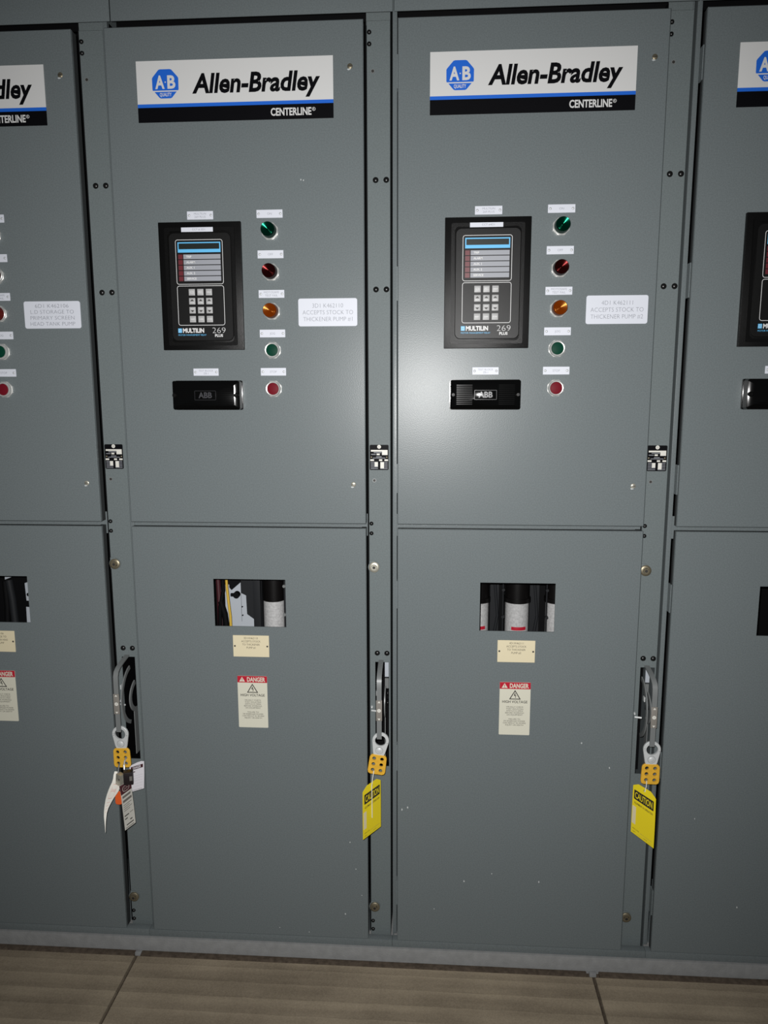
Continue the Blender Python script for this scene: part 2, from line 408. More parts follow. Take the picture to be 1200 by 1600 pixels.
def cabinet(k):
    X = X0[k]; CW = CW_OF[k]
    c = empty('switchgear_cabinet', (X, 0, 0), CABLBL[k], 'cabinet')
    # body: hollow folded shell
    b = MB()
    b.box(0, 0.0022, 0.030, 0.74, 0.0005, 2.42, 'paint'); b.box(CW-0.0022, CW, 0.033, 0.74, 0.0005, 2.42, 'paint')
    b.box(0.0022, CW-0.0022, 0.735, 0.74, 0.0005, 2.42, 'paint')
    b.box(0.0022, CW-0.0022, 0.06, 0.735, 2.415, 2.42, 'paint'); b.box(0.0022, CW-0.0022, 0.06, 0.735, 0.0005, 0.004, 'paint')
    b.box(0.0, 0.0103, 0.0275, 0.030, 0.0215, 2.292, 'paint', bev=0.0008)          # hinge-side front strip
    b.box(0.0022, 0.598, 0.034, 0.036, UB-0.035, UB+0.020, 'paint')              # rail behind the gap between the doors
    b.box(0.0110, 0.0118, 0.036, 0.60, 0.0215, 2.29, 'black_inside')
    b.box(0.0118, 0.598, 0.30, 0.302, 0.0215, 2.412, 'black_inside'); b.box(0.003, 0.650, 0.10, 0.102, 2.305, 2.412, 'black_inside')              # inner barrier
    b.box(0.598, 0.600, 0.0335, 0.60, 0.0215, 2.29, 'black_inside')
    b.build('body', c)
    b = MB(); a0, a1 = TOPSPAN[k]; a0 -= X; a1 -= X
    b.box(a0, a1, 0.0, 0.003, 2.2778, 2.42, 'paint', bev=0.001)
    b.build('top_panel', c)
    b = MB(); b.box(0.6005, CW, 0.036, 0.039, 2.268, 2.30, 'paint_flange'); b.build('top_rail', c)
    b = MB(); b.box(0.0, 0.6597, 0.002, 0.022, 0.0008, 0.0208, 'paint', bev=0.0012); b.build('base_rail', c)
    # doors
    up = door_mesh(DX0, DX1, UB, UT, [], CHIPS[k]).build('upper_door', c)
    lo = door_mesh(DX0, DX1, LB, LT, [[(0.2145,0.8795),(0.3955,0.8795),(0.3955,1.0013),(0.2145,1.0013)]], CHIPS[k]).build('lower_door', c)
    for door, z0, z1 in ((up, UB, UT), (lo, LB, LT)):  # added strips behind the door edges, shade put into their dark colour
        g = MB(); g.box(DX0+.0003, DX0+.012, .009, .021, z0+.0003, z1-.0003, 'edge_shade'); g.box(DX1-.012, DX1-.0003, .009, .0288, z0+.0003, z1-.0003, 'edge_shade')
        g.box(DX0+.012, DX1-.012, .009, .021, z0+.0003, z0+.008, 'edge_shade'); g.box(DX0+.012, DX1-.012, .009, .021, z1-.008, z1-.0003, 'edge_shade')
        g.build('edge_shade', door)
    for z in (2.1695, 1.2393):
        b = MB(); b.lathe(0.567, z, [(0.0, -.0012), (0.0044, -.0012), (0.0056, -.0004), (0.0062, .0002)], 'brass_dull' if z > 2 else 'nickel', 16)
        b.box(0.567-.0045, 0.567+.0045, -.0018, -.0011, z-.0008, z+.0008, 'ink')
        cx, cz = 0.5645, z-0.0065
        b.flat([(cx-.004, cz), (cx-.001, cz-.002), (cx+.004, cz-.0005), (cx+.003, cz+.002), (cx-.002, cz+.0016)], -0.0004, 'chip')
        b.build('latch', up)
    # flange cover right of the doors, with the handle slot
    b = MB()
    b.plate([(0.6015,0.0012),(CW,0.0012),(CW,2.2745),(0.6015,2.2745)],
            [[(0.6155,0.50),(0.6505,0.50),(0.6505,0.783),(0.6155,0.783)]], 0.0300, 0.0325, 'paint_flange', bev=0.0012)
    b.box(0.6015, 0.6033, 0.0325, 0.045, 0.022, 2.2745, 'paint_flange')
    fl = b.build('side_flange', c)
    for z in (1.9388, 1.6962, 0.8062):
        for x in (0.6208, 0.6452):
            MB().dome(x, z, 0.0068, 0.0300, 0.0046, 'black_screw').build('screw', fl)
    for z, x in ((2.2508, 0.6075), (2.2265, 0.6075), (1.1390, 0.6075), (1.1146, 0.6075), (0.0545, 0.6070), (0.0300, 0.6070)):
        if z < 0.1 and k == 3: continue
        MB().dome(x, z, 0.0052, 0.0300, 0.0048, 'black_screw').build('screw', fl)
    for z in (2.1698, 1.2460):
        b = MB(); b.lathe(0.6152, z, [(0.0048, .0290), (0.0048, .0301)], 'steel_dull', 14); b.cyl(0.6152, z, 0.0032, .0286, .0291, 'ink', 12); b.build('screw_hole', fl)
    # quarter-turn lock bolts on square brackets
    for z, x, fin in ((1.0300, 0.6140, {1:'brass_dull',2:'nickel',3:'brass_dull',4:'brass_dull'}[k]), (0.0985, 0.6120, 'brass_dull')):
        q = MB(); q.box(0.6022, x+.002, 0.0270, 0.0296, z-.013, z+.0165, 'paint_flange', bev=.0005)
        q.cyl(x, z, 0.0150, 0.0272, 0.0296, 'paint_flange', 24)
        br = q.build('lock_bracket', fl)
        q = MB(); q.lathe(x, z, [(0.0070, .0222), (0.0105, .0222), (0.0132, .0240), (0.0134, .0272)], fin, 24, cap0=False)
        q.lathe(x, z, [(0.0040, .0190), (0.0068, .0190), (0.0072, .0225)], fin, 6, cap0=False, cap1=False)
        q.cyl(x, z, 0.0060, .0215, .0220, 'ink', 16); q.build('lock_bolt', br)
    # hinges seen at the left door edge
    for z0, z1 in ((2.125, 2.195), (1.668, 1.744), (1.218, 1.288), (0.93, 1.00), (0.50, 0.57), (0.12, 0.19)):
        MB().box(0.0104, 0.0128, 0.010, 0.0285, z0, z1, 'paint').build('hinge', c)
    # disconnect handle: curved lever out of the slot, cam plates behind
    h = MB(); h.strip([(0.075, 0.790), (0.030, 0.787), (-0.005, 0.781), (-0.028, 0.775), (-0.040, 0.768), (-0.0445, 0.758), (-0.0455, 0.740), (-0.0455, 0.660), (-0.0455, 0.612)], 0.6245, 0.6365, 0.0035, 'steel_dull')
    h.box(0.6200, 0.6225, 0.0, 0.012, 0.705, 0.717, 'steel', bev=.0005)
    hd = h.build('disconnect_handle', c)
    g = MB(); g.box(0.6232, 0.6378, -0.0500, -0.0474, 0.661, 0.714, 'grip_taupe', bev=0.0008)
    g.flat([(0.6270,0.7075),(0.6340,0.7075),(0.6305,0.7125)], -0.0503, 'marker_white')
    g.flat([(0.6270,0.6675),(0.6340,0.6675),(0.6305,0.6625)], -0.0503, 'marker_white')
    g.flat(circ(0.6305, 0.6878, 0.0046), -0.0503, 'marker_white')
    g.outline(0.6287, 0.6323, 0.6860, 0.6896, 0.0017, 0.0005, -0.0505, 'grip_taupe')
    g.build('grip_plate', hd)
    m = MB(); m.box(0.6130, 0.6535, 0.130, 0.133, 0.46, 0.82, 'black_inside')
    m.box(0.6380, 0.6480, 0.060, 0.064, 0.732, 0.776, 'white_inside'); m.box(0.6380, 0.6480, 0.062, 0.066, 0.700, 0.727, 'steel_dull')
    m.build('indicator', hd)
    m = MB()
    arc = [(0.062+0.068*math.cos(a), 0.672+0.076*math.sin(a)) for a in [math.radians(100+i*10) for i in range(18)]]
    m.strip([(p[0], p[1]) for p in arc if p[1] > 0.60], 0.6245, 0.6275, 0.010, 'steel_dull')
    arc = [(0.060+0.048*math.cos(a), 0.672+0.040*math.sin(a)) for a in [math.radians(110+i*10) for i in range(15)]]
    m.strip(arc, 0.6390, 0.6420, 0.012, 'steel_dull')
    m.box(0.6395, 0.6415, 0.030, 0.050, 0.515, 0.640, 'steel_dull')
    for z in (0.664, 0.690): m.dome(0.6455, z, 0.004, 0.055, 0.004, 'black_screw', 12); m.box(0.6425, 0.6485, .055, .066, z-.006, z+.006, 'black_inside')
    m.build('cam_plate', hd)
    m = MB(); m.tube([(0.6060, 0.024, 0.655), (0.622, 0.020, 0.655)], 0.0024, 'steel', 8); m.dome(0.6065, 0.662, 0.0036, 0.030, 0.006, 'steel', 10)
    m.build('catch_pin', hd)
    return c
for k in (1, 2, 3, 4): cabinet(k)

# ------------------------------------------------------------------ maker's signs
def sign():
    r = empty('sign', (0, 0, 0), 'x', 'sign', 'blue, white and black signs at the top of the doors')
    y = -0.0019
    b = MB(); b.box(0.0840, 0.5295, -0.0016, 0.0, 2.1020, 2.1922, 'sign_white')
    b.box(0.0840, 0.5295, -0.0016, 0.0, 2.0945, 2.1020, 'sign_blue'); b.box(0.0840, 0.5295, -0.0016, 0.0, 2.0635, 2.0945, 'sign_black')
    b.build('panel', r)
    t = 2.1922; cx = 0.1497
    e = MB()
    e.flat([(cx-.0292, t-.0625), (cx-.0300, t-.0600), (cx-.0302, t-.0370), (cx-.0285, t-.0340), (cx-.0150, t-.0192), (cx-.0115, t-.0180), (cx+.0115, t-.0180), (cx+.0150, t-.0192),
            (cx+.0285, t-.0340), (cx+.0302, t-.0370), (cx+.0300, t-.0600), (cx+.0292, t-.0625)], y, 'sign_blue')
    e.flat([(cx-.0255, t-.0650), (cx+.0255, t-.0650), (cx+.0145, t-.0775), (cx+.0110, t-.0790), (cx-.0110, t-.0790), (cx-.0145, t-.0775)], y, 'sign_blue')
    e.text('A', cx-.0125, t-.0578, .0255, y-.0003, 'sign_white', bold=0.035, width=.0215)
    e.text('B', cx+.0140, t-.0578, .0255, y-.0003, 'sign_white', bold=0.035, width=.0185)
    e.rect(cx-.0012, cx+.0014, t-.0463, t-.0438, y-.0003, 'sign_white')
    e.text('QUALITY', cx, t-.0745, .0070, y-.0003, 'sign_white', bold=0.02, width=.0270)
    e.build('emblem', r)
    l = MB(); l.text('Allen-Bradley', 0.0, t-.0690, .0385, y-.0003, 'sign_black', bold=0.032, shear=0.17, width=.2900)
    xs = [v.co.x for v in l.bm.verts]; dx = 0.2105-min(xs)
    for v in l.bm.verts: v.co.x += dx
    l.build('lettering', r); l = MB()
    l.text('CENTERLINE', 0.3880, t-.1210, .0150, y-.0003, 'sign_white', bold=0.028, width=.0920, align='L')
    l.outline(0.4815, 0.4893, t-.1133, t-.1055, .0039, .0009, y-.0003, 'sign_white')
    l.text('R', 0.4854, t-.1113, .0040, y-.0003, 'sign_white', bold=0.01)
    l.build('lettering', r)
    return r
sg = sign(); SL = {1: 'half cut off by the left edge', 2: 'above the relay of the THICKENER PUMP #1 cabinet', 3: 'above the relay of the THICKENER PUMP #2 cabinet', 4: 'cut off by the right edge of the photo'}
for k in (1, 2, 3, 4):
    o = sg if k == 1 else copy_tree(sg)
    o.location = (X0[k], 0, 0); o['label'] = "white, blue and black maker's sign " + SL[k]

# ------------------------------------------------------------------ small engraved plates
def small_plate(k, x0, x1, z0, z1, lines, label, h=0.0047, xs=None):
    X = X0[k]; cx, cz = (x0+x1)/2, (z0+z1)/2
    b = MB(); w_, h_ = (x1-x0)/2, (z1-z0)/2
    b.box(-w_, w_, -0.0018, 0, -h_, h_, 'plate_white', bev=0.0004, seg=1)
    n = len(lines); step = h*1.55
    for i, t in enumerate(lines):
        b.text(t, 0, (n-1)*step/2-i*step-h/2, h, -0.0021, 'engraving', wscale=1.02, bold=-0.006)
    for sx in (-1, 1):
        b.dome(sx*(w_-0.0052), 0, 0.0022, -0.0018, 0.0008, 'steel', 12)
        b.outline(sx*(w_-0.0052)-.0028, sx*(w_-0.0052)+.0028, -.0028, .0028, .0027, .0007, -0.0021, 'engraving')
    b.build('nameplate', None, (X+cx, 0, cz), label, 'nameplate', 'small white engraved plates')
ROWS = [(1.8620, ['ON'], 'ON'), (1.7730, ['OFF'], 'OFF'), (1.6845, ['MOTOSAFE', 'TEST FAIL'], 'TEST FAIL'), (1.5948, ['JOG'], 'JOG'), (1.5065, ['STOP'], 'STOP')]
ROWAT = {1: 'at the left edge of the photo', 2: 'on the THICKENER PUMP #1 door', 3: 'on the THICKENER PUMP #2 door'}
for k in (1, 2, 3):
    for z, lines, nm in ROWS:
        small_plate(k, 0.3490, 0.4095, z-.0090, z+.0090, lines, 'small white engraved %s plate %s' % (nm, ROWAT[k]))
for k in (2, 3):
    small_plate(k, 0.1868, 0.2480, 1.8520, 1.8704, ['MULTILIN', '269 PLUS'], 'small white two-line plate just above the black relay on ' + DOOR[k], h=.0045)
for k in (2, 3, 4):
    small_plate(k, 0.1868, 0.2475, 1.4978, 1.5150, ['TEST BLOCK', 'ZB-1'], 'small white TEST BLOCK plate above the black block on ' + DOOR[k], h=.0042)

def big_plate(k, lines, label):
    X = X0[k]; b = MB()
    b.plate(rrect(-.069, .069, -.0316, .0316, .005), [], -0.0020, 0.0, 'plate_white', bev=.0004)
    n = len(lines); step = .0152 if n == 3 else .0138; h = .0094 if n == 3 else .0086
    for i, (t, wd) in enumerate(lines):
        b.text(t, 0, (n-1)*step/2-i*step-h/2, h, -0.0023, 'engraving', bold=-0.012, width=wd)
    b.build('nameplate', None, (X+0.5105, 0, 1.6418), label, 'nameplate', 'large white engraved pump plates')
big_plate(1, [('6D1 K462106', .082), ('L.D STORAGE TO', .106), ('PRIMARY SCREEN', .108), ('HEAD TANK PUMP', .110)], 'large white engraved plate reading 6D1 K462106, beside the left edge')
big_plate(2, [('3D1 K462110', .072), ('ACCEPTS STOCK TO', .118), ('THICKENER PUMP #1', .115)], 'large white engraved plate reading 3D1 K462110 THICKENER PUMP #1')
big_plate(3, [('4D1 K462111', .070), ('ACCEPTS STOCK TO', .118), ('THICKENER PUMP #2', .117)], 'large white engraved plate reading 4D1 K462111 THICKENER PUMP #2')

def cream_plate(k, lines, label):
    b = MB(); b.box(-.0458, .0458, -0.0022, 0.0, -.0280, .0280, 'plate_cream', bev=.0004, seg=1)
    for i, t in enumerate(lines):
        b.text(t, 0, .0186-i*.0083, .0049, -0.0025, 'ink', bold=-0.004, wscale=.88 if len(t) < 16 else .72)
    for sx in (-1, 1): b.dome(sx*.0412, 0, .0024, -.0022, .0012, 'ink', 12)
    b.build('nameplate', None, (X0[k]+0.3052, 0, 0.8292), label, 'nameplate', 'cream plates under the windows')
cream_plate(1, ['6D1/K462106', 'L.D STORAGE TO', 'PRIMARY SCREEN HEAD', 'TANK PUMP'], 'cream engraved plate under the window, cut off by the left edge')
cream_plate(2, ['3D1/K462110', 'ACCEPTS STOCK', 'TO THICKENER', 'PUMP #1'], 'cream engraved plate under the window of the THICKENER PUMP #1 cabinet')
cream_plate(3, ['4D1/K462111', 'ACCEPTS STOCK', 'TO THICKENER', 'PUMP #2'], 'cream engraved plate under the window of the THICKENER PUMP #2 cabinet')

def danger_mesh():
    b = MB(); b.plate(rrect(-.0380, .0380, -.0690, .0690, .002), [], -.0010, 0, 'sticker_cream')
    y = -.0013; b.rect(-.0379, .0379, .0515, .0689, y, 'danger_red')
    b.flat([(-.0335, .0540), (-.0185, .0540), (-.0260, .0665)], y-.0003, 'sticker_cream')
    b.text('!', -.0260, .0552, .0075, y-.0005, 'danger_red', bold=.02)
    b.text('DANGER', .0100, .0545, .0110, y-.0003, 'sticker_cream', bold=.03, width=.0465)
    # triangle with a lightning bolt
    o = [(-.0145, .0245), (.0145, .0245), (0.0, .0490)]; i_ = [(-.0108, .0266), (.0108, .0266), (0.0, .0448)]
    for a in range(3):
        c = (a+1) % 3; b.flat([o[a], o[c], i_[c], i_[a]], y, 'ink')
    b.flat([(-.0010,.0405),(.0012,.0405),(.0004,.0355),(.0030,.0355),(.0018,.0300),(.0026,.0300),(.0010,.0278),(.0002,.0302),(.0009,.0302),(.0010,.0336),(-.0026,.0336)], y, 'ink')
    b.text('HIGH VOLTAGE', 0, .0150, .0064, y, 'ink', bold=.012, width=.0620)
    for j, t in enumerate(['VISUALLY CHECK', 'THAT ISOLATING', 'SWITCH IS OPEN', 'BEFORE WORKING', 'ON EQUIPMENT']):
        b.text(t, 0, .0030-j*.0052, .0034, y, 'ink', wscale=1.08)
    for j, t in enumerate(['FAILURE TO', 'DE-ENERGIZE POWER', 'CAN RESULT IN SEVERE', 'INJURY OR DEATH']):
        b.text(t, 0, -.0290-j*.0052, .0034, y, 'ink', wscale=1.08)
    return b
dl = {1: 'cut off by the left edge', 2: 'on the THICKENER PUMP #1 cabinet', 3: 'on the THICKENER PUMP #2 cabinet'}
dg = danger_mesh().build('warning_sticker', None, (X0[1]+.3052, 0, .6812), 'x', 'sticker', 'high voltage danger stickers')
for k in (1, 2, 3):
    o = dg if k == 1 else copy_tree(dg)
    o.location = (X0[k]+.3052, 0, .6812-.001*(k == 3)); o['label'] = 'DANGER HIGH VOLTAGE sticker ' + dl[k]

def rating_mesh():
    b = MB(); b.plate(rrect(-.0230, .0230, -.0305, .0305, .003), [], -.0010, 0, 'sign_black')
    y = -.0013; wv = 'marker_white'
    b.flat(circ(0, .0258, .0046), y, wv); b.outline(-.0022, .0022, .0236, .0280, .0021, .0006, y-.0002, 'ink_grey')
    b.rect(-.0200, .0205, .0142, .0182, y, wv); b.rect(.0070, .0205, .0060, .0142, y, wv)
    b.rect(-.0130, .0060, .0112, .0126, y, 'bar_grey'); b.rect(-.0195, -.0080, .0068, .0082, y, 'bar_grey'); b.rect(-.0060, .0015, .0056, .0094, y, wv)
    b.rect(-.0150, .0150, -.0020, -.0008, y, 'bar_grey'); b.rect(-.0070, .0060, .0010, .0024, y, 'bar_grey')
    for x in (-.0190, .0185): b.dome(x, .0005, .0022, -.0010, .0010, 'brass_dull', 10)
    b.rect(-.0215, -.0125, -.0085, -.0045, y, wv); b.rect(.0000, .0075, -.0085, -.0045, y, wv); b.rect(.0130, .0215, -.0085, -.0045, y, wv)
    b.rect(-.0110, -.0030, -.0222, -.0110, y, wv); b.rect(.0030, .0118, -.0262, -.0110, y, wv)
    for j in range(5):
        z = -.0125-j*.0038
        b.rect(-.0205, -.0112 if j < 3 else -.0030, z, z+.0012, y, 'bar_grey'); b.rect(.0120 if j < 4 else .0030, .0205, z, z+.0012, y, 'bar_grey')
    return b
rl = {1: 'on the strip beside the HEAD TANK PUMP door', 2: 'on the strip between the THICKENER PUMP doors', 3: 'on the strip right of the THICKENER PUMP #2 door'}
rt = rating_mesh().build('rating_plate', None, (0, 0, 0), 'x', 'nameplate', 'black rating plates on the flanges')
for k in (1, 2, 3):
    o = rt if k == 1 else copy_tree(rt)
    o.location = (X0[k]+.6270, .0300, 1.3022); o['label'] = 'black rating plate with white boxes ' + rl[k]

# ------------------------------------------------------------------ motor protection relays
def relay(k, cct, label):
    r = empty('protection_relay', (X0[k]+0.2165, 0, 1.7015), label, 'relay', 'black motor protection relays')
    Wd, Hd = 0.1930, 0.2880
    def u(a): return (a-.5)*Wd
    def v(a): return (.5-a)*Hd
    b = MB(); b.box(-Wd/2, Wd/2, -.0100, 0, -Hd/2, Hd/2, 'black_plastic', bev=.0015)
    b.plate(rrect(u(.075), u(.925), v(.965), v(.045), .004), [rrect(u(.115), u(.885), v(.940), v(.072), .010)], -.0125, -.0100, 'black_plastic')
    b.build('bezel', r)
    y0 = -.0135
    f = MB(); f.plate(rrect(u(.125), u(.882), v(.928), v(.085), .013, 6), [], y0, -.0098, 'face_grey', bev=.0012)
    y = y0-.0003
    f.outline(u(.208), u(.782), v(.484), v(.138), .0055, .0011, y, 'line_white')
    f.outline(u(.208), u(.782), v(.806), v(.494), .0055, .0011, y, 'line_white')
    fp = f.build('faceplate', r)
    d = MB(); d.rect(u(.236), u(.756), v(.237), v(.158), y, 'cyan'); d.rect(u(.249), u(.743), v(.212), v(.167), y-.0003, 'lcd'); d.build('display', fp)
    d = MB()
    for j in range(5):
        za, zb = v(.252+j*.0425+.036), v(.252+j*.0425)
        d.rect(u(.238), u(.292), za, zb, y, 'led_red'); d.rect(u(.302), u(.752), za, zb, y, 'bar_grey')
        d.outline(u(.252), u(.278), za+.0025, zb-.0025, .002, .0005, y-.0003, 'led_red')
        d.text(['TRIP', 'ALARM', 'AUX. 1', 'AUX. 2', 'SERVICE'][j], u(.335), za+.0032, .0043, y-.0003, 'line_white', bold=.03, align='L')
    d.build('status_panel', fp)
    keys = [['ACTUAL|VALUES', 'SET|POINTS', 'HELP'], ['PAGE', 'LINE', 'VALUE'], ['PAGE', 'LINE', 'VALUE'], ['RESET', 'CLEAR', 'STORE']]
    for j in range(4):
        for i in range(3):
            cx, cz = u(.388+i*.1045), v(.545+j*.0705)
            q = MB(); q.box(cx-.0073, cx+.0073, y0-.0010, y0, cz-.0073, cz+.0073, 'key_grey', bev=.0006)
            yk = y0-.0013
            if j == 0 or j == 3:
                ls = keys[j][i].split('|')
                for a, t in enumerate(ls): q.text(t, cx, cz-.0012+(len(ls)-1)*.0017-a*.0034, .0025, yk, 'line_white', bold=.02, width=.0100)
            else:
                sg_ = 1 if j == 1 else -1
                q.flat([(cx-.0045, cz+.0002*sg_), (cx+.0045, cz+.0002*sg_), (cx, cz+.0044*sg_)], yk, 'ink')
                q.text(keys[j][i], cx, cz+(-.0045 if j == 1 else .0022), .0022, yk, 'line_white', bold=.02, width=.0090)
            q.build('key', fp)
    d = MB(); d.rect(u(.200), u(.246), v(.864), v(.829), y, 'cyan'); d.outline(u(.209), u(.237), v(.858), v(.835), .0012, .0006, y-.0002, 'line_white')
    d.text('MULTILIN', u(.258), v(.862), .0092, y, 'line_white', bold=.045, width=.0505, align='L')
    d.text('MOTOR MANAGEMENT RELAY', u(.200), v(.887), .0034, y, 'cyan', bold=.0, width=.0670, align='L')
    d.text('269', u(.622), v(.868), .0128, y, 'line_white', bold=-.022, width=.0310, align='L')
    d.text('PLUS', u(.652), v(.897), .0058, y, 'line_white', bold=.035, width=.0190, align='L')
    d.build('lettering', fp)
    q = MB(); q.box(u(.288), u(.672), -.0142, -.0125, v(.080), v(.045), 'plate_white', bev=.0003, seg=1)
    q.text(cct, 0, v(.080)+.0032, .0040, -.0145, 'engraving', wscale=1.1)
    q.build('label_strip', r)
    return r
relay(2, 'CCT # 3D1', 'black protection relay with grey keypad on the THICKENER PUMP #1 door')
relay(3, 'CCT #4D1', 'black protection relay with grey keypad on the THICKENER PUMP #2 door')
relay(4, 'CCT #', 'black protection relay cut off by the right edge of the photo')

# ------------------------------------------------------------------ test blocks
def test_block(k, cx, label):
    r = empty('test_block', (X0[k]+cx, 0, 1.4520), label, 'switch block', 'black test blocks under the relays')
    w_, h_ = .0815, .0345; D = .034
    b = MB(); b.plate(rrect(-w_, w_, -h_, h_, .004), [], -.006, 0, 'black_gloss')
    b.build('base', r)
    bm_ = MB(); bm = bm_.bm
    o = rrect(-w_+.001, w_-.001, -h_+.001, h_-.001, .004); i_ = rrect(-w_+.013, w_-.013, -h_+.010, h_-.010, .002)
    A = [bm.verts.new((p[0], -.006, p[1])) for p in o]; B = [bm.verts.new((p[0]*.995, -D+.006, p[1]*.995)) for p in o]; C = [bm.verts.new((p[0], -D, p[1])) for p in i_]
    n = len(o); fs = []
    for P, Q in ((A, B), (B, C)):
        for a in range(n):
            c = (a+1) % n; fs.append(bm.faces.new((P[a], P[c], Q[c], Q[a])))
    fs.append(bm.faces.new(C)); bmesh.ops.recalc_face_normals(bm, faces=fs); bm_.paint(fs, 'black_gloss')
    for j in range(11):
        z = -.0215+j*.0043
        for xa, xb in ((-.066, -.030), (.030, .066)):
            bm_.box(xa, xb, -D-.0008, -D+.001, z-.0008, z+.0008, 'black_gloss')
    cv = bm_.build('cover', r)
    q = MB(); q.box(-.0255, .0255, -D-.0016, -D+.001, -.0115, .0105, 'black_gloss', bev=.0004)
    q.outline(-.0252, .0252, -.0112, .0102, .0012, .0005, -D-.0018, 'emblem_dark')
    q.text('ABB', 0, -.0062, .0125, -D-.0019, 'emblem_dark', bold=.03, width=.0320)
    q.build('emblem', cv)
    for sx in (-1, 1):
        q = MB(); q.lathe(sx*.0735, 0, [(0, -D-.003), (.0035, -D-.003), (.0058, -D-.0005), (.0062, -D+.010)], 'black_plastic', 20); q.build('knob', r)
    return r
test_block(2, .2235, 'black glossy test block under the relay on the THICKENER PUMP #1 door')
test_block(3, .2160, 'black glossy test block under the relay on the THICKENER PUMP #2 door')
test_block(4, .2200, 'black glossy test block cut off by the right edge')

# ------------------------------------------------------------------ lamps and push buttons
def pilot(k, z, lens, label, cat='indicator light'):
    r = empty('pilot_light', (X0[k]+.3795, 0, z), label, cat, 'lamps beside the relays')
    b = MB(); b.lathe(0, 0, [(.0185, -.0055), (.0203, -.0045), (.0205, 0)], 'chrome', 8, ph=.39)
    b.lathe(0, 0, [(.0150, -.0110), (.0182, -.0095), (.0184, -.0055)], 'chrome', 28, cap0=False)
    b.build('mounting_nut', r)
    prof = [(0, -.0300)]
    R = .0160
    NR = 7
    for j in range(NR):
        r0, r1 = (R-.0010)*j/NR, (R-.0010)*(j+1)/NR; d = r1-r0; y = -.0300
        if j: prof.append((r0+.00002, y))
        prof += [(r0+d*.33, y-d*.33*.09), (r0+d*.66, y-d*.33*.28), (r1-.00002, y-d*.33*.62)]
    prof += [(R-.0003, -.0298), (R, -.0288), (R+.0012, -.0100)]
    q = MB(); q.lathe(0, 0, prof, lens, 36); q.build('lens', r)
    return r
def button(k, z, col, label):
    r = empty('push_button', (X0[k]+.3790, 0, z), label, 'push button', 'push buttons beside the relays')
    b = MB(); b.lathe(0, 0, [(.0185, -.0040), (.0203, -.0032), (.0205, 0)], 'chrome', 8, ph=.39)
    b.lathe(0, 0, [(.0138, -.0085), (.0142, -.0120), (.0160, -.0125), (.0176, -.0105), (.0182, -.0040)], 'chrome', 32, cap0=False)
    b.build('ring', r)
    q = MB(); q.lathe(0, 0, [(0, -.0108), (.0110, -.0106), (.0136, -.0098), (.0138, -.0060)], col, 28); q.build('cap', r)
    return r
LZ = [1.8235, 1.7330, 1.6450, 1.5562, 1.4668]
for k in (1, 2, 3):
    wh = {1: 'at the left edge of the photo', 2: 'on the THICKENER PUMP #1 door', 3: 'on the THICKENER PUMP #2 door'}[k]
    pilot(k, LZ[0], 'lens_green', 'green lamp under the ON plate ' + wh)
    pilot(k, LZ[1], 'lens_red', 'dark red lamp under the OFF plate ' + wh)
    pilot(k, LZ[2], 'lens_redlit' if k == 1 else 'lens_amber', ('red' if k == 1 else 'amber') + ' lamp under the TEST FAIL plate ' + wh)
    button(k, LZ[3], 'button_green', 'green push button under the JOG plate ' + wh)
    button(k, LZ[4], 'button_red', 'red push button under the STOP plate ' + wh)

# ------------------------------------------------------------------ behind the windows
def fuse(x, y, r, z0, z1, ztop, label, k, red=True, cap_r=1.15):
    e = empty('fuse', (X0[k]+x, y, z0), label, 'fuse', 'fuses behind the windows')
    b = MB(); b.vcyl(0, 0, r, 0, z1-z0, 'fuse_white'); bd = b.build('barrel', e)
    b = MB(); b.vcyl(0, 0, r*cap_r, z1-z0, z1-z0+.012, 'fuse_black'); b.vcyl(0, 0, r*1.05, z1-z0+.012, ztop-z0, 'fuse_black'); b.build('end_cap', e)
    if red:
        bm_ = MB(); bm = bm_.bm; za, zb = .816-z0, .8255-z0; n = 10; fs = []; pr = None
        a0, a1 = math.radians(238), math.radians(312)
        for i in range(n+1):
            a = a0+(a1-a0)*i/n; p = [bm.verts.new(((r+.0006)*math.cos(a), (r+.0006)*math.sin(a), zz)) for zz in (za, zb)]
            if pr: fs.append(bm.faces.new((pr[0], p[0], p[1], pr[1])))
            pr = p
        bm_.paint(fs, 'danger_red'); bm_.build('label_band', e)
    return e
fuse(.2225, .235, .0320, .70, .8905, .98, 'white fuse with black top at the left side of the THICKENER PUMP #2 window', 3)
fuse(.3325, .235, .0320, .70, .8915, .98, 'white fuse with black top in the middle of the THICKENER PUMP #2 window', 3)
fuse(.4425, .235, .0320, .70, .8925, .98, 'white fuse at the right side of the THICKENER PUMP #2 window', 3, red=False)
for x, nm in ((.2895, 'left'), (.4060, 'right')):
    e = empty('barrier_rod', (X0[3]+x, .19, .70), 'thin dark vertical rod with two round nuts, %s of the middle fuse' % nm, 'rod', 'rods between the fuses')
    MB().vcyl(0, 0, .0020, 0, .30, 'dark_inside', 10).build('rod', e)
    for z in (.9350, .8600): MB().lathe(0, z-.70, [(.0016, -.008), (.0042, -.008), (.0045, -.002)], 'dark_inside', 14).build('nut', e)
b = MB()
for x0, x1 in ((.262, .286), (.372, .398)):
    b.box(x0, x1, .272, .278, .70, .93, 'dark_inside'); b.tube([(x0+.004, .26, .74), (x0+.020, .262, .84), (x0+.012, .264, .93)], .004, 'dark_inside')
b.build('insulator_panel', None, (X0[3], 0, 0), 'dark grey insulating panel standing behind the fuses of the THICKENER PUMP #2 window', 'panel')
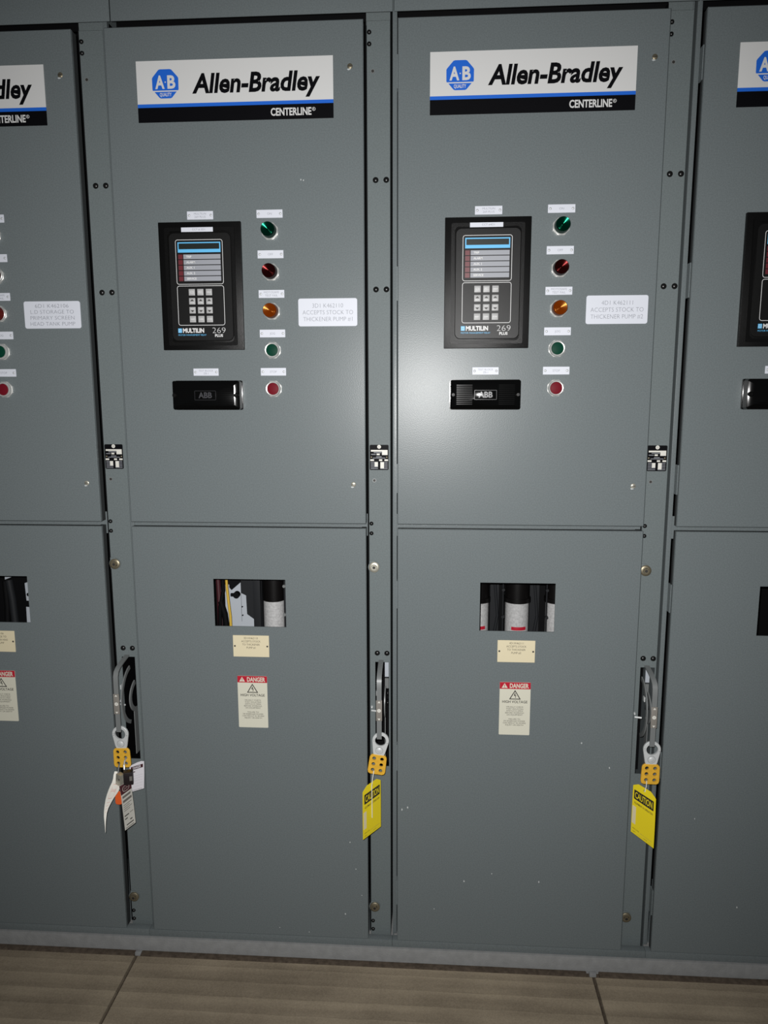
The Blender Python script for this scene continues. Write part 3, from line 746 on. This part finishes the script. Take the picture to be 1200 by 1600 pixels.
# second cabinet: white back plate, black moulded insulators, cables, one fuse
MB().box(.185, .30, .20, .203, .76, 1.06, 'white_inside').build('back_plate', None, (X0[2], 0, 0), 'white back plate seen through the THICKENER PUMP #1 window', 'plate')
b = MB()
b.plate([(.243, 1.04), (.30, 1.04), (.30, .80), (.2905, .80), (.2905, .850), (.276, .8529), (.258, .8660), (.2565, .9185), (.243, .925)], [], .150, .168, 'dark_inside', bev=.001)
b.plate([(.185, 1.04), (.243, 1.04), (.243, .9555), (.2165, .9325), (.2110, .9390), (.2110, .9480), (.185, .9480)], [], .152, .165, 'black_inside')
b.cyl(.2290, .9180, .0085, .15, .165, 'black_inside'); b.box(.2135, .2290, .152, .160, .9145, .9215, 'black_inside')
for x, z in ((.2330, .8725), (.2335, .8480)): b.cyl(x, z, .0019, .1955, .199, 'black_inside', 10)
b.box(.2300, .2306, .1985, .1995, .83, .95, 'dark_inside')
b.build('switch_insulator', None, (X0[2], 0, 0), 'black stepped insulator in front of the white plate in the THICKENER PUMP #1 window', 'insulator')
b = MB(); b.box(.2800, .2990, .135, .150, .78, 1.06, 'dark_inside', bev=.001)
b.build('support_bar', None, (X0[2], 0, 0), 'dark grey upright bar left of the fuse in the THICKENER PUMP #1 window', 'bar')
fuse(.3312, .160, .0285, .70, .9057, 1.03, 'white fuse with red band at the right side of the THICKENER PUMP #1 window', 2, cap_r=1.03)
bd = empty('barrier_rod', (X0[2]+.3665, .13, .70), 'thin black rod at the right edge of the THICKENER PUMP #1 window', 'rod', 'rods between the fuses')
MB().vcyl(0, 0, .0026, 0, .33, 'dark_inside', 10).build('rod', bd)
for z in (.952, .874): MB().lathe(0, z-.70, [(.0016, -.008), (.0040, -.008), (.0045, -.002)], 'steel_dull', 14).build('nut', bd)
MB().tube([(.2035, .15, .99), (.2050, .15, .940), (.2085, .148, .9042), (.2130, .146, .8603), (.2140, .146, .79)], .0036, 'cable_yellow').build('cable', None, (X0[2], 0, 0), 'yellow cable hanging at the left of the THICKENER PUMP #1 window', 'cable')
cl = ['dark brown cable at the left edge of the THICKENER PUMP #1 window', 'black cable crossing left of the yellow one', 'thick black cable under the yellow one, slanting right']
for j, (pth, rr, m_) in enumerate((([(.1835, .14, 1.0), (.1855, .14, .92), (.1870, .14, .80)], .0065, 'maroon'), ([(.1970, .14, .99), (.1985, .138, .935), (.1890, .135, .89), (.186, .135, .80)], .005, 'black_inside'),
                     ([(.1900, .138, .905), (.2000, .138, .870), (.2080, .14, .79)], .008, 'black_inside'))):
    MB().tube(pth, rr, m_).build('cable', None, (X0[2], 0, 0), cl[j], 'cable')
# first cabinet: white plate behind a black insulator
MB().box(.24, .40, .158, .161, .76, 1.06, 'white_inside').build('back_plate', None, (X0[1], 0, 0), 'white back plate seen through the window at the left edge', 'plate')
b = MB()
b.plate([(.20, .78), (.2955, .78), (.2975, .8765), (.325, .874), (.325, .892), (.3000, .893), (.2985, .9430), (.325, .9520), (.325, .9800), (.272, .963), (.232, .9475), (.20, .94)], [], .150, .153, 'black_inside')
b.cyl(.3080, .9110, .0048, .150, .158, 'black_inside')
b.tube([(.262, .14, .955), (.268, .14, .90), (.272, .14, .80)], .010, 'dark_inside'); b.tube([(.248, .145, .95), (.252, .14, .88), (.246, .14, .80)], .008, 'black_inside')
b.build('switch_insulator', None, (X0[1], 0, 0), 'black insulator with a notch in the window at the left edge', 'insulator')

# ------------------------------------------------------------------ lockout hasps
def hasp():
    r = empty('lockout_hasp', (0, 0, 0), 'x', 'lockout hasp', 'yellow lockout hasps on the handles')
    out = [(.0208*math.cos(math.radians(a)), .0208*math.sin(math.radians(a))) for a in range(-12, 193, 12)]
    out = [(.0115, -.0420), (.0150, -.0330)] + out + [(-.0150, -.0330), (-.0115, -.0420)]
    b = MB(); b.plate(out, [circ(0, 0, .0138, 24)], 0, .0055, 'steel', bev=.0010)
    b.cyl(-.0168, -.003, .0008, -.0003, .001, 'ink', 8); b.cyl(.0172, -.004, .0008, -.0003, .001, 'ink', 8)
    b.rect(-.0203, -.0130, .0015, .0021, -.0003, 'steel_dull')
    jw = b.build('jaw', r)
    q = MB(); q.lathe(0, -.0255, [(0, -.0022), (.0045, -.0020), (.0060, -.0012), (.0062, -.0006), (.0082, -.0006), (.0085, .0006)], 'steel', 24)
    q.outline(-.0095, .0095, -.0350, -.0160, .0094, .0008, -.0003, 'steel_dull'); q.build('rivet', jw)
    y = -.0015
    o = [(-.0150, -.0375), (.0150, -.0375), (.0195, -.0410), (.0212, -.0455), (.0222, -.0800), (.0205, -.0865), (.0150, -.0895), (-.0150, -.0895), (-.0205, -.0865), (-.0222, -.0800), (-.0212, -.0455), (-.0195, -.0410)]
    hs = [circ(sx*.0098, z, .0047, 14) for sx in (-1, 1) for z in (-.0475, -.0625, -.0780)]
    b = MB(); b.plate(o, hs, y, .0030, 'hasp_yellow', bev=.0010); b.build('grip_body', r)
    return r
hp = hasp()
HL = {1: 'yellow lockout hasp holding two padlocks on the left handle', 2: 'yellow lockout hasp leaning left on the centre handle', 3: 'yellow lockout hasp on the right handle, above a yellow tag'}
for k, x, z, tilt in ((1, .6318, .6045, -1.5), (2, .6335, .6060, 7.5), (3, .6325, .6025, 1.0)):
    o = hp if k == 1 else copy_tree(hp)
    o.location = (X0[k]+x, -.0435, z); o.rotation_euler = (0, math.radians(tilt), 0); o['label'] = HL[k]

# ------------------------------------------------------------------ tags: flat artwork wrapped on a bent sheet
def sheet(rows):
    """rows: list of (left xyz, right xyz) from top to bottom -> function (u 0..1, v 0..1, lift) -> point"""
    Ls = [Vector(a) for a, _ in rows]; Rs = [Vector(c) for _, c in rows]
    def cr(P, t):
        n = len(P)-1; f = min(max(t*n, 0), n-1e-6); i = int(f); f -= i
        p0, p1, p2, p3 = P[max(i-1, 0)], P[i], P[i+1], P[min(i+2, n)]
        return 0.5*((2*p1)+(p2-p0)*f+(2*p0-5*p1+4*p2-p3)*f*f+(3*p1-p0-3*p2+p3)*f**3)
    def fn(u, v, lift):
        a, b_ = cr(Ls, v), cr(Rs, v); p = a.lerp(b_, u)
        t = cr(Ls, min(v+.02, 1))-cr(Ls, max(v-.02, 0)); n = (b_-a).cross(t)
        n.normalize()
        if n.y > 0: n = -n
        return p+n*lift
    return fn
def wrap(b, fn, w_, h_):
    return b.map(lambda c: fn(c.x/w_, -c.z/h_, -c.y))
def blank(b, outline_pts, m, t=.0008, nx=4, nz=12, w_=1, h_=1):
    """tag outline (x 0..w, z 0..-h) cut into strips so the sheet can bend"""
    lf = min(p[0] for p in outline_pts)
    bm = b.bm
    def span(z):
        xs = []
        n = len(outline_pts)
        for i in range(n):
            (xa, za), (xb, zb) = outline_pts[i], outline_pts[(i+1) % n]
            if (za-z)*(zb-z) <= 0 and abs(za-zb) > 1e-9: xs.append(xa+(xb-xa)*(z-za)/(zb-za))
        return min(xs), max(xs)
    zs = sorted({-h_*i/nz for i in range(nz+1)} | {p[1] for p in outline_pts}, reverse=True)
    G = []
    for z in zs:
        zz = min(max(z, -h_+1e-6), -1e-6); a, c = span(zz)
        G.append([[bm.verts.new((a+(c-a)*i/nx, y, z)) for i in range(nx+1)] for y in (0.0, t)])
    fs = []
    for g, q in zip(G, G[1:]):
        for i in range(nx):
            fs.append(bm.faces.new((g[0][i], g[0][i+1], q[0][i+1], q[0][i]))); fs.append(bm.faces.new((g[1][i+1], g[1][i], q[1][i], q[1][i+1])))
        fs.append(bm.faces.new((g[0][0], q[0][0], q[1][0], g[1][0]))); fs.append(bm.faces.new((g[0][nx], g[1][nx], q[1][nx], q[0][nx])))
    for g in (G[0], G[-1]):
        for i in range(nx): fs.append(bm.faces.new((g[0][i], g[1][i], g[1][i+1], g[0][i+1])))
    bmesh.ops.recalc_face_normals(bm, faces=fs)
    b.paint(fs, m); return b

def caution_tag(k, rows, strings, label):
    r = empty('caution_tag', (X0[k], 0, 0), label, 'tag', 'yellow caution tags')
    w_, h_ = .070, .130; fn = sheet(rows)
    b = MB(); blank(b, [(0, -.014), (.016, 0), (.054, 0), (.070, -.014), (.070, -.130), (0, -.130)], 'tag_yellow', w_=w_, h_=h_)
    b.rect(.002, .013, -.100, -.060, -.0005, 'tag_pale')
    wrap(b, fn, w_, h_).build('sheet', r)
    b = MB(); y = -.0007
    b.plate(rrect(.005, .065, -.0435, -.0225, .0015), [], y-.0001, y, 'ink', back=False)
    b.text('CAUTION', .035, -.0395, .0130, y-.0005, 'tag_yellow', bold=.012, width=.0530)
    b.text('EQUIPMENT IN OPERATION', .035, -.0530, .0042, y, 'ink', bold=.01, width=.0560)
    wrap(b, fn, w_, h_).build('heading', r)
    b = MB()
    b.text('EMPLOYEE', .005, -.1130, .0032, y, 'ink', align='L', width=.0200); b.rect(.028, .064, -.1132, -.1127, y, 'ink_grey')
    b.text('DEPT', .005, -.1220, .0032, y, 'ink', align='L', width=.0100); b.rect(.017, .038, -.1222, -.1217, y, 'ink_grey')
    b.text('DATE', .040, -.1220, .0032, y, 'ink', align='L', width=.0100); b.rect(.052, .065, -.1222, -.1217, y, 'ink_grey')
    wrap(b, fn, w_, h_).build('small_print', r)
    b = MB(); b.plate(circ(.035, -.0100, .0026, 12), [circ(.035, -.0100, .0012, 12)], y-.0001, y, 'ink_grey', back=False)
    wrap(b, fn, w_, h_).build('grommet', r)
    for p in strings: MB().tube(p, .0011, 'plastic_string', 8).build('tie', r)
caution_tag(2, [((.5925, -.084, .5005), (.6325, -.031, .5055)), ((.5925, -.086, .43), (.633, -.030, .435)), ((.5925, -.084, .3641), (.633, -.031, .3683))],
            [[(.6170, -.048, .5290), (.6150, -.058, .515), (.6125, -.061, .495)], [(.6125, -.061, .495), (.6130, -.0615, .46), (.6132, -.0605, .41)]],
            'yellow caution tag turned to the left, hanging under the centre hasp')
caution_tag(3, [((.596, -.030, .5120), (.6345, -.084, .5080)), ((.596, -.029, .445), (.6350, -.086, .438)), ((.596, -.030, .3782), (.6360, -.084, .3693))],
            [[(.6215, -.050, .5250), (.6190, -.058, .515), (.6150, -.061, .502)]],
            'yellow caution tag turned to the right, hanging under the right hasp')

# section 1: padlocks and paper tags on the left hasp
def shackle(pts, r, m): return MB().tube(pts, r, m, 10)
r = empty('padlock', (X0[1], 0, 0), 'black padlock with steel shackle hanging in the left hasp', 'padlock', 'padlocks on the left hasp')
b = MB(); b.box(-.0115, .0115, -.010, .010, -.0330, 0, 'padlock_black', bev=.0022); b.rect(.0030, .0095, -.022, -.010, -.0103, 'ink_grey')
b.map(lambda c: Vector((.6605, -.073, .5215))+Matrix.Rotation(math.radians(20), 3, 'Z') @ c); b.build('body', r)
shackle([(.6460, -.062, .5190), (.6440, -.058, .5290), (.6435, -.050, .5365), (.6435, -.041, .5385), (.6445, -.036, .534), (.648, -.036, .522)], .0024, 'chrome').build('shackle', r)
r = empty('padlock', (X0[1], 0, 0), 'silver padlock with brass face left of the black padlock', 'padlock', 'padlocks on the left hasp')
b = MB(); b.box(-.0085, .0085, -.0070, .0070, -.0300, 0, 'nickel', bev=.002); b.cyl(.004, -.012, .0022, -.0074, -.0068, 'ink', 12)
b.map(lambda c: Vector((.6355, -.063, .5080))+Matrix.Rotation(math.radians(-25), 3, 'Z') @ Matrix.Rotation(math.radians(8), 3, 'Y') @ c); b.build('body', r)
shackle([(.6300, -.062, .5060), (.6275, -.056, .5140), (.6265, -.048, .5215), (.6250, -.040, .5235), (.6240, -.035, .518)], .0021, 'steel_dull').build('shackle', r)

def paper(name, label, rows, w_, h_, outl, m, art, nz=14):
    r = empty(name, (X0[1], 0, 0), label, 'tag', 'paper tags on the left hasp')
    fn = sheet(rows); b = MB(); blank(b, outl, m, t=.0006, w_=w_, h_=h_, nz=nz); wrap(b, fn, w_, h_).build('sheet', r)
    b = MB(); art(b); wrap(b, fn, w_, h_).build('printing', r)
    return r
def art_left(b):
    y = -.0006
    b.outline(.018, .056, -.075, -.036, .006, .0012, y, 'pink_ink'); b.text('DANGER', .037, -.058, .0085, y, 'pink_ink', width=.031)
    for j in range(4): b.rect(.020, .054, -.083-j*.006, -.0822-j*.006, y, 'pink_ink')
paper('paper_tag', 'curled cream paper tag hanging to the left of the padlocks',
      [((.613, -.050, .5068), (.6230, -.046, .5043)), ((.6135, -.060, .4882), (.6265, -.052, .482)), ((.611, -.078, .4750), (.6280, -.058, .4620)), ((.610, -.098, .4573), (.6220, -.078, .4505)), ((.6130, -.118, .4317), (.6185, -.108, .4360)), ((.6170, -.126, .4080), (.6190, -.122, .4150)), ((.619, -.130, .3867), (.6195, -.129, .3900))],
      .075, .150, [(0, -.012), (.012, 0), (.063, 0), (.075, -.012), (.075, -.150), (0, -.150)], 'tag_white', art_left)
def art_right(b):
    y = -.0006
    b.rect(.006, .066, -.033, -.018, y, 'maroon'); b.text('DANGER', .036, -.0305, .0100, y-.0003, 'tag_white_cool', bold=.02, width=.040)
    b.rect(.008, .026, -.044, -.0405, y, 'maroon')
    for j in range(5): b.rect(.012, .064, -.060-j*.011, -.0595-j*.011, y, 'bar_grey')
    b.rect(.004, .060, -.1225, -.1205, y, 'ink_grey')
paper('paper_tag', 'white paper tag with dark heading band, behind and right of the padlocks',
      [((.6480, -.036, .5180), (.6860, -.032, .5300)), ((.6485, -.034, .480), (.6835, -.030, .490)), ((.6490, -.032, .4415), (.6800, -.028, .4500))],
      .072, .130, [(0, -.010), (.040, 0), (.058, 0), (.072, -.008), (.072, -.130), (0, -.130)], 'tag_white_cool', art_right)
def art_ctr(b):
    y = -.0006
    b.rect(.0005, .0395, -.0350, -.0005, y, 'maroon'); b.outline(.008, .032, -.030, -.012, .008, .0010, y-.0003, 'tag_grey')
    b.tube([(.013, y-.0004, -.0260), (.016, y-.0004, -.0170), (.019, y-.0004, -.0240), (.023, y-.0004, -.0180), (.028, y-.0004, -.0230)], .0005, 'tag_grey', 5)
    b.rect(.004, .034, -.046, -.040, y, 'ink_grey'); b.rect(.004, .036, -.057, -.051, y, 'ink_grey')
    for j in range(4): b.rect(.004, .034-(j % 2)*.008, -.064-j*.0052, -.0626-j*.0052, y, 'ink_grey')
    for j, (xa, xb) in enumerate(((.004, .020), (.004, .014), (.022, .030), (.008, .034))): b.rect(xa, xb, -.094-j*.009, -.091-j*.009, y, 'ink')
    b.rect(.023, .036, -.092, -.0905, y, 'ink_grey'); b.rect(.004, .034, -.130, -.127, y, 'ink_grey')
paper('paper_tag', 'long grey printed tag with dark maroon head, hanging lowest under the padlocks',
      [((.6435, -.092, .4900), (.6665, -.074, .4990)), ((.6470, -.092, .4660), (.6670, -.073, .4770)), ((.6480, -.090, .43), (.6680, -.070, .442)), ((.6480, -.086, .395), (.6690, -.068, .408)), ((.6490, -.085, .3664), (.6700, -.068, .3785))],
      .040, .135, [(0, 0), (.040, 0), (.040, -.135), (0, -.135)], 'tag_grey', art_ctr)
b = MB(); b.plate(rrect(.6080, .6255, .4105, .4470, .006), [], -.042, -.0395, 'orange', bev=.0005)
b.build('plastic_tag', None, (X0[1], 0, 0), 'orange plastic tag half hidden behind the cream paper tag', 'tag')
